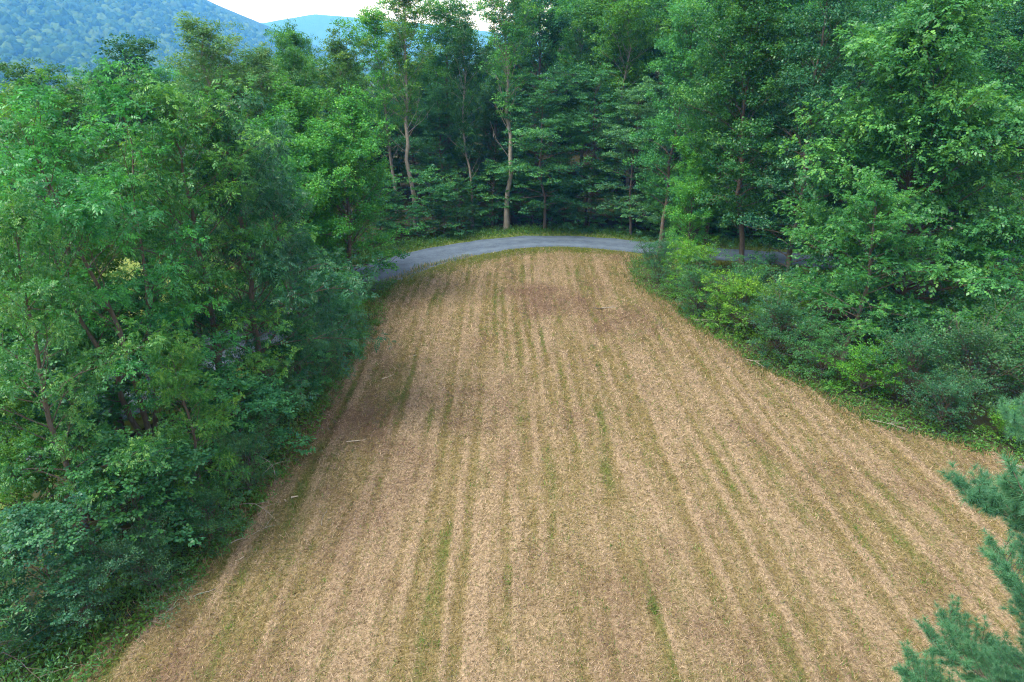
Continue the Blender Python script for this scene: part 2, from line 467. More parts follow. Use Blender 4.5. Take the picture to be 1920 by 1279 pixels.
x, y = field_points(280000)
st, gr, br, vg = field_masks(x, y)
n = len(x); r = rg.random(n)
base = np.array([.352, .268, .184]) * (.20 + 1.08 * r[:, None])
olive = np.array([.205, .162, .068]) * (.4 + .95 * r[:, None])
grn = np.array([0.084, 0.119, 0.031]) * (.5 + .9 * r[:, None])
brn = np.array([0.145, 0.097, 0.069]) * (.45 + 1.1 * r[:, None])
q = rg.random(n)
colr = np.where((q < st * .85 + .10)[:, None], base, olive)
q = rg.random(n); colr = np.where((q < gr * .8 + .12)[:, None], grn, colr)
q = rg.random(n); colr = np.where((q < br * .8)[:, None], brn, colr)
z = terr(x, y) + .075 + .08 * st + .07 * rg.random(n)
sc = np.clip(y / 26, .8, 2.0)
V, F, C = blades(np.c_[x, y, z], rg.random(n) * 2 * math.pi, (rg.random(n) - .25) * .8, (.12 + .20 * rg.random(n)) * sc ** .5, (.012 + .013 * rg.random(n)) * sc, colr)
stuff(link('cut_straw', mesh_np('cut_straw', V, F, M_STRAW, {'col': C})), 'loose tan straw and dry cuttings strewn over the mown field', 'straw')

x, y = field_points(230000)
st, gr, br, vg = field_masks(x, y)
clump = fbm(x * 1.1 + 70, y * .6 + 20, 3)
lush = np.clip((clump - .57) * 7, 0, 1) * (1 - st * .9)
p = np.clip(gr * .55 + lush, 0, 1) * (1 - .6 * br)
k = rg.random(len(x)) < p
x, y, gr, lush, vg = x[k], y[k], gr[k], lush[k], vg[k]; n = len(x)
r = rg.random((n, 1)); l2 = np.clip(lush + .3 * vg, 0, 1)[:, None]
colg = lerp(np.array([[.150, .150, .045]]), np.array([[.070, .165, .028]]), np.clip(l2 + (r - .5) * .5, 0, 1)) * (.6 + .8 * rg.random((n, 1)))
sc = np.clip(y / 26, .8, 2.0)
V, F, C = blades(np.c_[x, y, terr(x, y) + .05], rg.random(n) * 6.283, .5 + .9 * rg.random(n), (.10 + .12 * rg.random(n)) * sc ** .4, (.014 + .012 * rg.random(n)) * sc, colg)
stuff(link('grass_regrowth', mesh_np('grass_regrowth', V, F, M_GRASS, {'col': C})), 'short green grass regrowing in streaks between the mown swaths', 'grass')

# tufts standing proud of the stubble
x, y = field_points(4200)
st, gr, br, vg = field_masks(x, y)
idx = np.repeat(np.arange(len(x)), 13); n = len(idx)
fresh = (rg.random(len(x)) < .30 + .5 * gr)[idx]
tone = (.55 + .8 * rg.random(len(x)))[idx][:, None] * (.7 + .6 * rg.random((n, 1)))
colt = np.where(fresh[:, None], np.array([[.075, .165, .030]]), np.array([[.215, .165, .085]])) * tone
wdh = (.05 + .10 * rg.random(len(x)))[idx]
P_ = np.c_[x[idx] + rg.normal(size=n) * wdh, y[idx] + rg.normal(size=n) * wdh * 1.8, terr(x[idx], y[idx]) + .05]
V, F, C = blades(P_, rg.random(n) * 6.283, .35 + 1.0 * rg.random(n), .13 + .17 * rg.random(n), .016 + .012 * rg.random(n) + y[idx] * .0002, colt)
stuff(link('stubble_tufts', mesh_np('stubble_tufts', V, F, M_GRASS, {'col': C})), 'small green and dry tufts standing up out of the stubble', 'grass')

# ragged long grass where the mower stopped
yy = 15 + 62 * rg.random(30000) ** 1.1; sd_ = np.where(rg.random(30000) < .45, -1, 1)
a_, b_ = field_bounds(yy); xx = np.where(sd_ < 0, a_, b_) + sd_ * (rg.normal(size=30000) * .55 + .25) + (fbm(yy * .5, np.where(sd_ < 0, a_, b_) * .15 + 40, 3) - .5) * 1.6
n = len(xx); dry = (rg.random(n) < .45)[:, None]
cole = np.where(dry, np.array([[.26, .20, .10]]), np.array([[.075, .135, .032]])) * (.5 + .9 * rg.random((n, 1)))
V, F, C = blades(np.c_[xx, yy, terr(xx, yy) + .03], rg.random(n) * 6.283, .3 + 1.0 * rg.random(n), .18 + .34 * rg.random(n), .020 + .014 * rg.random(n) + yy * .0003, cole)
stuff(link('edge_grass', mesh_np('edge_grass', V, F, M_GRASS, {'col': C})), 'ragged long grass, part dry, where the mown field meets the trees and hedge', 'grass')

# grass blades on the road verges
i = rg.integers(0, len(RC) - 1, 64000)
i = i[(RC[i][:, 1] > 40)]
side = rg.random(len(i)); bw = np.exp(-((i - 78) / 16.) ** 2) + .5
off = np.where(side < .4, -2.45 - bw - 2.6 * rg.random(len(i)), 2.5 + bw + 4.6 * rg.random(len(i)) ** 1.2)
t = rg.random(len(i))[:, None]
P = lerp(RC[i], RC[i + 1], t) + RN[i] * off[:, None]
n = len(P)
tall = np.clip((off - 3.4) / 3, 0, 1)
colv = lerp(np.where((off > 0)[:, None], np.array([[.085, .150, .035]]), np.array([[.150, .170, .038]])), np.array([[.050, .125, .032]]), tall[:, None]) * (.55 + .9 * rg.random((n, 1)))
V, F, C = blades(np.c_[P, terr(P[:, 0], P[:, 1]) + .04], rg.random(n) * 6.283, .5 + .9 * rg.random(n), .16 + .14 * rg.random(n) + tall * .35, .045 + .03 * rg.random(n), colv)
stuff(link('verge_grass', mesh_np('verge_grass', V, F, M_GRASS, {'col': C})), 'unmown green grass along both edges of the gravel road', 'grass')

# ------------------------------------------------------------------ trees
def unit(a):
    return a / (np.linalg.norm(a, axis=-1, keepdims=True) + 1e-9)

def leaf_geo(C, O, S, T, n, L0, W0, rng, flat=.5, droop=.35, spray=0, spread=1.0, upn=1.0):
    """leaves round cluster centres C (k,3), outward dirs O, radii S, tints T"""
    idx = np.repeat(np.arange(len(C)), rng.poisson(n, len(C)))
    k = len(idx)
    off = unit(rng.normal(size=(k, 3))) * (rng.random((k, 1)) ** .45)
    off[:, 2] = np.where(off[:, 2] < -.2, off[:, 2] * .5, off[:, 2])
    off *= S[idx][:, None] * np.array([1, 1, flat])
    p = C[idx] + off
    hor = off * np.array([1, 1, .3]) / S[idx][:, None]
    d = unit(hor * spread + O[idx] * .45 + rng.normal(size=(k, 3)) * .38 + np.array([0, 0, -droop]))
    nn = np.array([0, 0, upn]) + hor * .5 + O[idx] * .45 + rng.normal(size=(k, 3)) * .42
    s = unit(np.cross(d, nn)); nn = np.cross(s, d)
    L = L0 * (.65 + .7 * rng.random(k)); W = W0 * (.7 + .6 * rng.random(k))
    tint = np.clip(T[idx] + (rng.random(k) - .5) * .55, 0, 1)
    if spray:
        ns = spray
        f = np.linspace(.1, 1, ns); sg = np.array([(-1) ** q for q in range(ns)], float); sg[-1] = 0
        sag = -.25 * f ** 2
        p2 = p[:, None] + d[:, None] * (f[None, :, None] * L[:, None, None]) + np.array([0, 0, 1.]) * (sag[None, :, None] * L[:, None, None])
        d2 = unit(d[:, None] * .65 + s[:, None] * sg[None, :, None] * .85 + np.array([0, 0, -.30]) + rng.normal(size=(k, ns, 3)) * .12)
        n2 = np.broadcast_to(nn[:, None], d2.shape) + rng.normal(size=d2.shape) * .2
        s2 = unit(np.cross(d2, n2)); n2 = np.cross(s2, d2)
        p, d, s, nn = (a.reshape(-1, 3) for a in (p2, d2, s2, n2))
        L = np.repeat(L * .52, ns); W = np.repeat(W, ns); tint = np.clip(np.repeat(tint, ns) + (rng.random(len(L)) - .5) * .15, 0, 1)
        k = len(p)
    V = np.empty((k, 4, 3))
    V[:, 0] = p
    V[:, 1] = p + d * (L * .45)[:, None] + s * W[:, None] * .5 - nn * (W * .12)[:, None]
    V[:, 2] = p + d * L[:, None] - np.array([0, 0, 1]) * (L * .12)[:, None]
    V[:, 3] = p + d * (L * .45)[:, None] - s * W[:, None] * .5 - nn * (W * .12)[:, None]
    a = np.arange(k)[:, None] * 4
    F = np.concatenate([a + [0, 1, 2], a + [0, 2, 3]])
    return V.reshape(-1, 3), F, np.repeat(tint, 4)

PROF = {
    'round': [(0, .45), (.15, .85), (.4, 1.0), (.65, .88), (.85, .64), (1, .32)],
    'tall':  [(0, .45), (.2, .80), (.45, 1.0), (.7, .90), (.9, .60), (1, .30)],
    'top':   [(0, .25), (.3, .7), (.6, 1.0), (.85, .82), (1, .36)],
    'full':  [(0, .75), (.15, 1.0), (.45, 1.0), (.7, .86), (.88, .62), (1, .32)],
    'spire': [(0, .7), (.2, .9), (.5, .7), (.75, .45), (.92, .22), (1, .06)],
}
def make_tree(kind, seed, h, base, R, prof, nprim, up0, up1, tr, leafm, barkm, n_leaf, L0, W0, flat=.5, droop=.35, spray=0,
              stems=1, sec=1.0, puff=7, pr=.5, csize=.3, layers=0, lobes=.35, straight=1.0, spread=1.0, dead=0, sag=.12):
    rng = np.random.default_rng(seed)
    TR, LB = Tubes(), Tubes()
    prof = np.array(PROF[prof])
    stemp = []
    for s in range(stems):
        t = np.linspace(0, 1, 13)
        a = rng.random() * 6.283 if stems == 1 else s * 6.283 / stems + rng.random()
        lean = (.02 if stems == 1 else .16) * h * (.6 + .6 * rng.random())
        w = np.cumsum(rng.normal(size=(13, 2)) * .011 * h * straight, 0); w -= w[0]; w *= np.minimum(t * 3, 1)[:, None]
        hh = h * (1 if s == 0 else .78 + .2 * rng.random())
        P = np.c_[np.cos(a) * lean * t ** 1.2 + w[:, 0], np.sin(a) * lean * t ** 1.2 + w[:, 1], t * hh * .97]
        r0 = tr * (1 if stems == 1 else .72)
        rad = r0 * (1 - t * .93) ** .9; rad[0] *= 1.45; rad[1] *= 1.05
        P[0, 2] -= .5
        TR.add(P, np.maximum(rad, .02), 9)
        stemp.append((P, rad, hh))
    C, O, S, T = [], [], [], []
    ph = rng.random(4) * 6.283
    for q in range(nprim):
        P, rad, hh = stemp[q % stems]
        rel = ((q + rng.random()) / nprim) ** .92
        if layers:
            rel = (math.floor(rel * layers) + .25 + .35 * rng.random()) / layers
        t = base + (1 - base) * rel * .985
        az = q * 2.39996 + rng.normal() * .35
        lobe = 1 + lobes * (math.sin(2 * az + ph[0] + rel * 4) * .5 + math.sin(3 * az + ph[1] - rel * 7) * .5)
        ln = R * np.interp(rel, prof[:, 0], prof[:, 1]) * lobe * (.55 + .6 * rng.random())
        ln = max(ln, .5)
        if stems > 1:    # branches point away from the tree's middle
            cdir = np.array([np.interp(t, np.linspace(0, 1, 13), P[:, 0]), np.interp(t, np.linspace(0, 1, 13), P[:, 1])])
        up = lerp(up0, up1, rel) + rng.normal() * .14
        st_ = np.array([np.interp(t, np.linspace(0, 1, 13), P[:, k]) for k in range(3)])
        d = np.array([math.cos(az) * math.cos(up), math.sin(az) * math.cos(up), math.sin(up)])
        m_ = 6
        B = [st_]; dd = d.copy()
        for k in range(m_):
            dd = unit(dd + rng.normal(size=3) * .10 + np.array([0, 0, -sag * (k / m_)]))
            B.append(B[-1] + dd * ln / m_)
        B = np.array(B)
        r0 = max(.35 * np.interp(t, np.linspace(0, 1, 13), rad), .025) * (.5 + .5 * min(1, ln / R))
        LB.add(B, r0 * np.linspace(1, .18, m_ + 1), 5)
        nsec = max(3, int(ln * sec + rng.random()))
        for s in range(nsec):
            f = .22 + .78 * (s + rng.random()) / nsec
            b0 = np.array([np.interp(f * m_, np.arange(m_ + 1), B[:, k]) for k in range(3)])
            i0 = min(int(f * m_), m_ - 1); bd = unit(B[i0 + 1] - B[i0])
            sg = 1 if s % 2 else -1
            side = unit(np.cross(bd, [0, 0, 1.])) * sg
            ang = .5 + .6 * rng.random()
            if s == nsec - 1: ang *= .3
            sd = unit(bd * math.cos(ang) + side * math.sin(ang) + np.array([0, 0, .12 + .2 * rng.random() + .35 * (up > .7)]) + rng.normal(size=3) * .15)
            sl = (.34 * ln * (1.15 - .6 * f) + .45) * (.6 + .7 * rng.random())
            SB = np.array([b0, b0 + sd * sl * .5 + [0, 0, .03], b0 + sd * sl + [0, 0, -sag * .6 * sl]])
            LB.add(SB, r0 * .38 * np.array([1, .6, .2]) + .004, 3)
            ti = .45 + .5 * (rng.random() - .5)
            ends = [SB[2]] + ([SB[1]] if (sl > 1.15 and f > .35) else [])
            for e_, pe in enumerate(ends):
                rp = pr * (.65 + .7 * rng.random())
                for c in range(max(3, int(puff * (.6 + .8 * rng.random())))):
                    dv = unit(rng.normal(size=3)); dv[2] = abs(dv[2]) * 1.1 - .25; dv = unit(dv)
                    C.append(pe + dv * rp * np.array([1.1, 1.1, min(1, flat * 1.4)])); O.append(unit(dv + sd * .3)); S.append(csize * (.7 + .6 * rng.random()))
                    T.append(ti + .25 * (rng.random() - .5))
    # bare dead limbs
    for k in range(dead):
        P, rad, hh = stemp[0]
        t = base * (.55 + .6 * rng.random()) + .04
        az = rng.random() * 6.283; up = .5 + .5 * rng.random(); ln = R * (.4 + .5 * rng.random())
        st_ = np.array([np.interp(t, np.linspace(0, 1, 13), P[:, q]) for q in range(3)])
        d = np.array([math.cos(az) * math.cos(up), math.sin(az) * math.cos(up), math.sin(up)])
        B = np.array([st_ + d * ln * f + rng.normal(size=3) * .05 * ln * f + [0, 0, .12 * ln * f * f] for f in (0, .3, .6, 1)])
        LB.add(B, np.array([.05, .035, .022, .01]), 4)
        for f in (.45, .7):
            b0 = st_ + d * ln * f; sd = unit(d + rng.normal(size=3) * .5)
            LB.add(np.array([b0, b0 + sd * ln * .18, b0 + sd * ln * .34]), np.array([.022, .014, .006]), 3)
    C, O, S, T = np.array(C), np.array(O), np.array(S), np.array(T)
    V, F, ti = leaf_geo(C, O, S, T, n_leaf, L0, W0, rng, flat, droop, spray, spread)
    return dict(kind=kind, h=h, R=R, trunk=TR.mesh(kind + '_trunk', barkm), limbs=LB.mesh(kind + '_limbs', barkm),
                crown=mesh_np(kind + '_crown', V, F, leafm, {'tint': ti}))

def put_tree(p, x, y, h, label, group=None, rz=None, wide=1.0, name=None, cat='tree', lean=(0, 0), tint=None):
    e = bpy.data.objects.new(name or p['kind'], None)
    COL.objects.link(e)
    s = h / p['h']
    e.location = (x, y, tz(x, y) - .02); e.scale = (s * wide, s * wide, s)
    e.rotation_euler = (lean[0], lean[1], rz if rz is not None else (x * 12.9898 + y * 78.233) % 6.283)
    e.empty_display_size = .5
    tag(e, label, cat, group)
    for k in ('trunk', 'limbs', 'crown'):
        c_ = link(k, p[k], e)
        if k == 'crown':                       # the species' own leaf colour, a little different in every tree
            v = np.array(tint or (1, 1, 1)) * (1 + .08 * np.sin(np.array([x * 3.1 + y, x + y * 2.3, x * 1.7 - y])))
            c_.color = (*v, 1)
    return e

P = {}
P['ash'] = make_tree('ash_tree', 3, 18, .14, 4.8, 'full', 54, .2, 1.1, .24, M_ASH, M_BARK, 4.7, .27, .076, flat=.9, droop=.12, spray=6, sec=1.15, puff=6, pr=.46, csize=.26, lobes=.5, dead=3)
P['ashm'] = make_tree('ash_tree', 5, 18, .24, 4.2, 'tall', 52, .4, 1.1, .22, M_ASH, M_BARK, 4.6, .27, .076, flat=.9, droop=.15, spray=6, stems=3, sec=1.1, puff=6, pr=.44, csize=.26, lobes=.5, dead=5)
P['big'] = make_tree('ash_tree', 8, 22, .04, 7.8, 'full', 112, .25, 1.05, .36, M_ASH, M_BARK, 4.2, .38, .150, flat=.95, droop=.10, spray=5, sec=1.0, puff=8, pr=.70, csize=.36, lobes=.25)
P['walnut'] = make_tree('walnut_tree', 21, 17, .10, 4.4, 'full', 56, .25, 1.1, .24, M_DARK, M_BARK, 4.0, .33, .062, flat=.8, droop=.28, spray=7, sec=1.1, puff=6, pr=.46, csize=.28, sag=.15, lobes=.5, dead=6)
P['maple'] = make_tree('maple_tree', 13, 16, .06, 4.6, 'full', 74, .5, 1.15, .22, M_MAPLE, M_BARK, 15, .15, .13, flat=.95, droop=.12, sec=1.2, puff=8, pr=.54, csize=.30)
P['layer'] = make_tree('layered_maple_tree', 17, 18, .14, 5.4, 'full', 62, .12, .85, .20, M_LAYER, M_BARK, 13, .19, .155, flat=.26, droop=.15, layers=10, sec=1.1, puff=7, pr=.60, csize=.36, sag=.05, lobes=.45)
P['poplar'] = make_tree('poplar_tree', 23, 24, .15, 4.8, 'tall', 112, .6, 1.1, .30, M_POP, M_GREYBARK, 15, .14, .115, flat=.8, droop=.3, sec=1.15, puff=6, pr=.48, csize=.30, dead=6, lobes=.5)
P['wood'] = make_tree('forest_tree', 29, 26, .34, 5.6, 'top', 60, .5, 1.15, .28, M_WOOD, M_GREYBARK, 13, .21, .165, flat=.9, droop=.12, sec=1.1, puff=7, pr=.62, csize=.36, dead=6, lobes=.45)
P['wood2'] = make_tree('forest_tree', 31, 26, .20, 6.0, 'tall', 68, .4, 1.1, .30, M_WOOD, M_BARK, 13, .21, .165, flat=.9, droop=.1, sec=1.15, puff=8, pr=.64, csize=.36, lobes=.45)
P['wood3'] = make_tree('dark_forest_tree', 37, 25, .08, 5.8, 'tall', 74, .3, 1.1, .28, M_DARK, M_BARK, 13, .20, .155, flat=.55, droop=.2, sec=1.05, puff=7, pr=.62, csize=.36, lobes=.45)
P['tallash'] = make_tree('tall_ash_tree', 41, 29, .46, 6.2, 'top', 46, .95, 1.25, .34, M_WOOD, M_GREYBARK, 12, .20, .15, flat=.65, droop=.25, sec=1.0, puff=6, pr=.60, csize=.36, dead=10)
P['under'] = make_tree('understory_tree', 43, 7, .10, 2.7, 'full', 36, .2, 1.0, .08, M_LAYER, M_BARK, 13, .165, .13, flat=.35, droop=.2, sec=1.6, puff=6, pr=.36, csize=.24, lobes=.5)
P['shrub'] = make_tree('shrub', 47, 3.2, .02, 2.3, 'round', 44, .45, 1.25, .05, M_SHRUB, M_BARK, 13, .10, .062, flat=.85, droop=.0, stems=4, sec=2.2, puff=5, pr=.26, csize=.18, sag=.15, lobes=.7)
P['shrub2'] = make_tree('shrub', 53, 3.2, .02, 2.3, 'full', 42, .4, 1.2, .05, M_LIME, M_BARK, 13, .12, .08, flat=.75, droop=.15, stems=4, sec=2.2, puff=5, pr=.28, csize=.18, sag=.15, lobes=.7)
P['shrub3'] = make_tree('willow_shrub', 59, 3.4, .02, 2.4, 'round', 44, .55, 1.25, .05, M_SHRUB, M_BARK, 13, .14, .038, flat=.9, droop=-.2, stems=4, sec=2.2, puff=5, pr=.26, csize=.2, sag=.05, lobes=.7)

# --- left edge of the field
T = put_tree
T(P['ashm'], -18.4, 30.5, 18.8, 'light green ash with several dark leaning stems at the left frame edge', rz=.6, tint=(1.1, 1.02, .85))
T(P['ash'], -22.8, 35, 18.4, 'leafy ash behind the many-stemmed ash at far left', rz=2.0, wide=1.0, tint=(1.0, .92, .75))
T(P['ash'], -16.9, 34.5, 18.4, 'ash with drooping feathery leaves between the many-stemmed ash and the dark walnut', rz=4.1, wide=1.0, tint=(1.22, 1.05, .85))
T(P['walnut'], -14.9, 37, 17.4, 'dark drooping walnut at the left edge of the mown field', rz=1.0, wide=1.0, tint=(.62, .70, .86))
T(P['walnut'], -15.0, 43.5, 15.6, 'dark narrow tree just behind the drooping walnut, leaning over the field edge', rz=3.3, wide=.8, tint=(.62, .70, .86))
T(P['ash'], -16.4, 49, 13.6, 'mid green tree right of the dark walnut, left of the bright maple', rz=5.2, wide=.85, tint=(.9, .95, 1.05))
T(P['maple'], -15.4, 61.0, 16.7, 'bright green maple beside the bend of the gravel road', rz=.4, wide=1.05, tint=(1.05, 1.0, .95))
T(P['maple'], -17.4, 57.2, 15.6, 'broad maple tucked left of the road bend maple', rz=2.4, wide=1.15)
T(P['maple'], -19.5, 66.5, 17.6, 'maple rising behind the road bend maple, across the road', rz=4.4, wide=1.1)
T(P['ash'], -17.3, 23.2, 15.0, 'ash crown cut off by the left frame edge, nearest the camera', rz=.2, wide=.8)
T(P['ash'], -14.6, 27.2, 9.2, 'low bright green young ash jutting over the field at left', rz=2.9, wide=.85, tint=(1.15, 1.15, .8))
T(P['under'], -14.0, 31.5, 5.4, 'low dark sapling under the drooping walnut at the field edge', rz=.5, wide=1.15)
T(P['under'], -15.6, 24.2, 5.6, 'layered green sapling below the young ash at lower left', rz=1.5, wide=1.2)
T(P['under'], -17.2, 20.4, 5.0, 'sapling in the lower left corner of the picture', rz=2.5, wide=1.1)
T(P['under'], -13.6, 39.5, 5.0, 'dark sapling at the field edge right of the drooping walnut', rz=4.5)
T(P['under'], -13.2, 47.0, 5.2, 'sapling with dark leaves halfway along the left field edge', rz=5.5)
T(P['maple'], -13.9, 53.4, 4.8, 'small bushy maple at the left field edge below the road bend maple', rz=1.1, wide=1.1)
T(P['poplar'], -26.2, 63, 23.4, 'tallest poplar on the left, its top reaching the far ridge', rz=.9, wide=1.15, tint=(1.1, 1.0, .95))
T(P['poplar'], -24.0, 69, 21.4, 'poplar with pale bare limbs just right of the tallest poplar', rz=3.9, wide=1.15)
T(P['wood3'], -29.0, 56, 21.4, 'dark round topped tree standing before the blue hill at upper left', rz=1.9, wide=1.0)
T(P['wood3'], -34.6, 52, 20.0, 'olive topped tree before the hill near the upper left corner', rz=4.4, wide=1.0, tint=(1.22, 1.05, .85))
T(P['wood'], -24.2, 78, 21.2, 'green tree right of the poplars, before the notch between the hills', rz=.3, wide=.9, tint=(1.3, 1.25, .9))
for x, y, h, k, lab in [
    (-20.5, 40, 13, 'ash', 'half hidden ash behind the drooping walnut'), (-21.5, 30, 11, 'ash', 'short ash behind the stems of the many-stemmed ash'),
    (-19.5, 46.5, 11, 'ash', 'short ash behind the dark narrow tree'), (-20.6, 24.5, 9, 'maple', 'low maple behind the nearest ash at the left frame edge'),
    (-24.5, 33.5, 12, 'maple', 'maple seen through the many-stemmed ash'), (-20.2, 27.2, 8, 'under', 'sapling between the nearest ash and the many-stemmed ash'),
    (-22.8, 28.6, 8.5, 'under', 'tall sapling by the lane behind the many-stemmed ash'), (-25.5, 36.5, 8, 'under', 'sapling by the driveway end, seen through the left trees'),
    (-20.0, 35.6, 8.5, 'under', 'sapling behind the feathery ash'), (-30, 44, 15, 'ash', 'ash across the lane by the driveway'),
    (-37, 40, 15, 'ash', 'ash across the lane at the left frame edge'), (-24.5, 50, 15, 'ash', 'ash across the lane behind the dark narrow tree'),
    (-21.5, 59.5, 15, 'maple', 'maple just left of the broad maple, over the lane'), (-33, 60, 18, 'wood2', 'green tree between the dark round topped tree and the poplars'),
    (-40, 48, 17, 'ash', 'ash before the grey house at far left')]:
    T(P[k], x, y, h, lab, wide=.85)

# --- behind the road, left to right
T(P['wood2'], -29.5, 95, 24.0, 'tree with dark crown top right of the poplars under the far hill', rz=1.2, wide=.9, tint=(1.2,1.1,.9))
T(P['wood'], -21.3, 88, 22.4, 'yellow green tree behind the road bend maple', rz=2.2, tint=(1.3, 1.25, .9))
T(P['wood'], -17.0, 101, 26.2, 'tree with several pointed tops under the far hill', rz=4.0, tint=(1.3, 1.25, .9))
T(P['tallash'], -12.9, 91.2, 27.8, 'tall tree with straight grey trunk beside the road, left of the dark gap', rz=.2, tint=(1.2, 1.12, .95))
T(P['wood2'], -8.0, 106, 28.0, 'tall tree whose top stands just right of the far hill', rz=3.0)
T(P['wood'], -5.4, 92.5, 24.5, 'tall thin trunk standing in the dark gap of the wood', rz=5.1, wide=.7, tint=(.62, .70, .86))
T(P['tallash'], -.7, 90.6, 30.0, 'tallest grey ash with forked bare limbs, near the middle of the wood edge', rz=2.0, tint=(1.2, 1.1, 1.1))
T(P['layer'], 4.4, 90.5, 18.4, 'layered maple with flat tiers right of the tallest grey ash', rz=1.0, tint=(1.1, 1.15, 1.0))
T(P['layer'], 10.0, 93.0, 18.8, 'layered maple with pointed top at the middle of the wood edge', rz=3.5, wide=.8)
T(P['layer'], 15.4, 87.6, 17.6, 'brownish green tiered tree above the right bend of the road', rz=5.0, wide=.9, tint=(1.4, 1.08, 1.0))
T(P['maple'], 19.2, 85.2, 9.6, 'low spreading pale tree at the road edge below the tiered tree', rz=2.7, wide=1.1, tint=(1.0, .95, 1.6))
T(P['wood2'], 12.0, 106, 31.0, 'big dark tree rising behind the layered maples', rz=.8)
T(P['wood'], 16.2, 97, 27.5, 'yellow green crowned tree rising above the tiered tree', rz=4.8, tint=(1.35, 1.15, .8))
T(P['wood3'], 3.5, 108, 29.0, 'dark tree rising right behind the tallest grey ash', rz=2.1)
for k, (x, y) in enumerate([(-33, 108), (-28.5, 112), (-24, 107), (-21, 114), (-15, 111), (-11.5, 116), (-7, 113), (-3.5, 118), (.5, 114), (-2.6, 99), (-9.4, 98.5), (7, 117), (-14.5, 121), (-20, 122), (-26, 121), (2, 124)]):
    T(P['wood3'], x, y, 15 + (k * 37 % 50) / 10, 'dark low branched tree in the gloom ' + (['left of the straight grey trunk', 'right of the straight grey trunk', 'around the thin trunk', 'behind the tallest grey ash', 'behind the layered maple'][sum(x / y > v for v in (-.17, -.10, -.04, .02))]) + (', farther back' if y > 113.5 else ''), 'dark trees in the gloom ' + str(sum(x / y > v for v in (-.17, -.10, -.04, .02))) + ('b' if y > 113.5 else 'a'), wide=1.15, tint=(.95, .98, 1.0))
# --- right side
T(P['wood2'], 17.2, 77.6, 25.8, 'pale green tall tree left of the roadside trio on the right', rz=.9, wide=.8, tint=(1.25, 1.12, 1.25))
T(P['maple'], 18.4, 69.2, 13.2, 'small bright tree in front of the roadside trio', rz=1.7, wide=.85, tint=(1.05,1.1,1.1))
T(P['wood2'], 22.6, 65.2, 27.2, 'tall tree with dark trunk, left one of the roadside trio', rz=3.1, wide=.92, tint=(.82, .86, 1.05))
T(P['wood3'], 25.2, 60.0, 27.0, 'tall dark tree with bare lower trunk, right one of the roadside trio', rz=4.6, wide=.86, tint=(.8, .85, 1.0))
T(P['wood2'], 20.4, 71.5, 25.5, 'tall tree at the back of the roadside trio', rz=5.6, wide=.75, tint=(.85,.9,1.0))
T(P['big'], 31.0, 51.0, 22.8, 'huge spreading light green ash on the right', rz=.7, tint=(1.35, 1.2, 1.0))
T(P['ash'], 24.6, 46.6, 12.6, 'young ash with boughs down to the bushes, left foot of the huge ash', rz=2.6, wide=1.25, tint=(1.3, 1.2, .95))
T(P['ash'], 34.0, 46.0, 9.8, 'young ash low under the right side of the huge ash', rz=5.0, wide=1.3)
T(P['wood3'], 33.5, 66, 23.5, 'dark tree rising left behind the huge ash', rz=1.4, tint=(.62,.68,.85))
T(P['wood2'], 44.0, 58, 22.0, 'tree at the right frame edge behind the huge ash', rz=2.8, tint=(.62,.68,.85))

# --- the wood beyond: crowns packed together
rw = np.random.default_rng(77)
taken = [(o.location.x, o.location.y) for o in bpy.data.objects if o.type == 'EMPTY']
cnt = 0
for gy_ in np.arange(92, 160, 7.2):
    for gx_ in np.arange(-62, 112, 7.2):
        x = gx_ + rw.uniform(-2.8, 2.8); y = gy_ + rw.uniform(-2.8, 2.8)
        if abs(x) > .80 * y + 6: continue
        if road_dist(np.array([x]), np.array([y]))[0] < 9: continue
        if min((x - a) ** 2 + (y - b) ** 2 for a, b in taken) < 22: continue
        taken.append((x, y)); cnt += 1
        k = ['wood', 'wood2', 'wood3', 'wood2', 'wood', 'layer'][int(rw.integers(6))]
        h = rw.uniform(17.5, 21.5) if x < -2 else rw.uniform(23, 29)
        if k == 'layer': h *= .78
        if x < -20: h = min(h, 21.5)
        u = x / y
        zone = ['behind the poplars at left', 'under the far hill, left of the dark gap', 'behind the dark gap in the wood', 'behind the tallest grey ash',
                'behind the layered maples', 'above the tiered tree', 'behind the roadside trio', 'above the huge ash'][sum(u > v for v in (-.26, -.14, -.05, .03, .13, .22, .36))]
        look = {'wood': 'high crowned tree', 'wood2': 'full crowned tree', 'wood3': 'dark leaved tree', 'layer': 'tiered tree'}[k]
        row = 'deep in the wood' if y > 112 else 'in the wood'
        lab = look + ' ' + row + ' ' + zone
        T(P[k], x, y, h, lab, lab.replace('tree ', 'trees ', 1), wide=rw.uniform(.85, 1.1))
for gy_ in np.arange(62, 92, 8.0):
    for gx_ in np.arange(36, 84, 8.0):
        x = gx_ + rw.uniform(-2.5, 2.5); y = gy_ + rw.uniform(-2.5, 2.5)
        if x > .80 * y + 6 or abs(road_dist(np.array([x]), np.array([y]))[0]) < 5: continue
        if min((x - a) ** 2 + (y - b) ** 2 for a, b in taken) < 26: continue
        taken.append((x, y))
        k = ['wood2', 'wood3', 'wood'][int(rw.integers(3))]
        T(P[k], x, y, rw.uniform(20, 25), {'wood': 'high crowned', 'wood2': 'full crowned', 'wood3': 'dark leaved'}[k] + ' tree on the wooded slope ' + ('right of the huge ash' if x > .74 * y else 'behind the huge ash' if y < 78 else 'high behind the huge ash'), 'slope trees ' + k + (' right' if x > .74 * y else ' behind' if y < 78 else ' high'), tint=(.75,.82,.95))
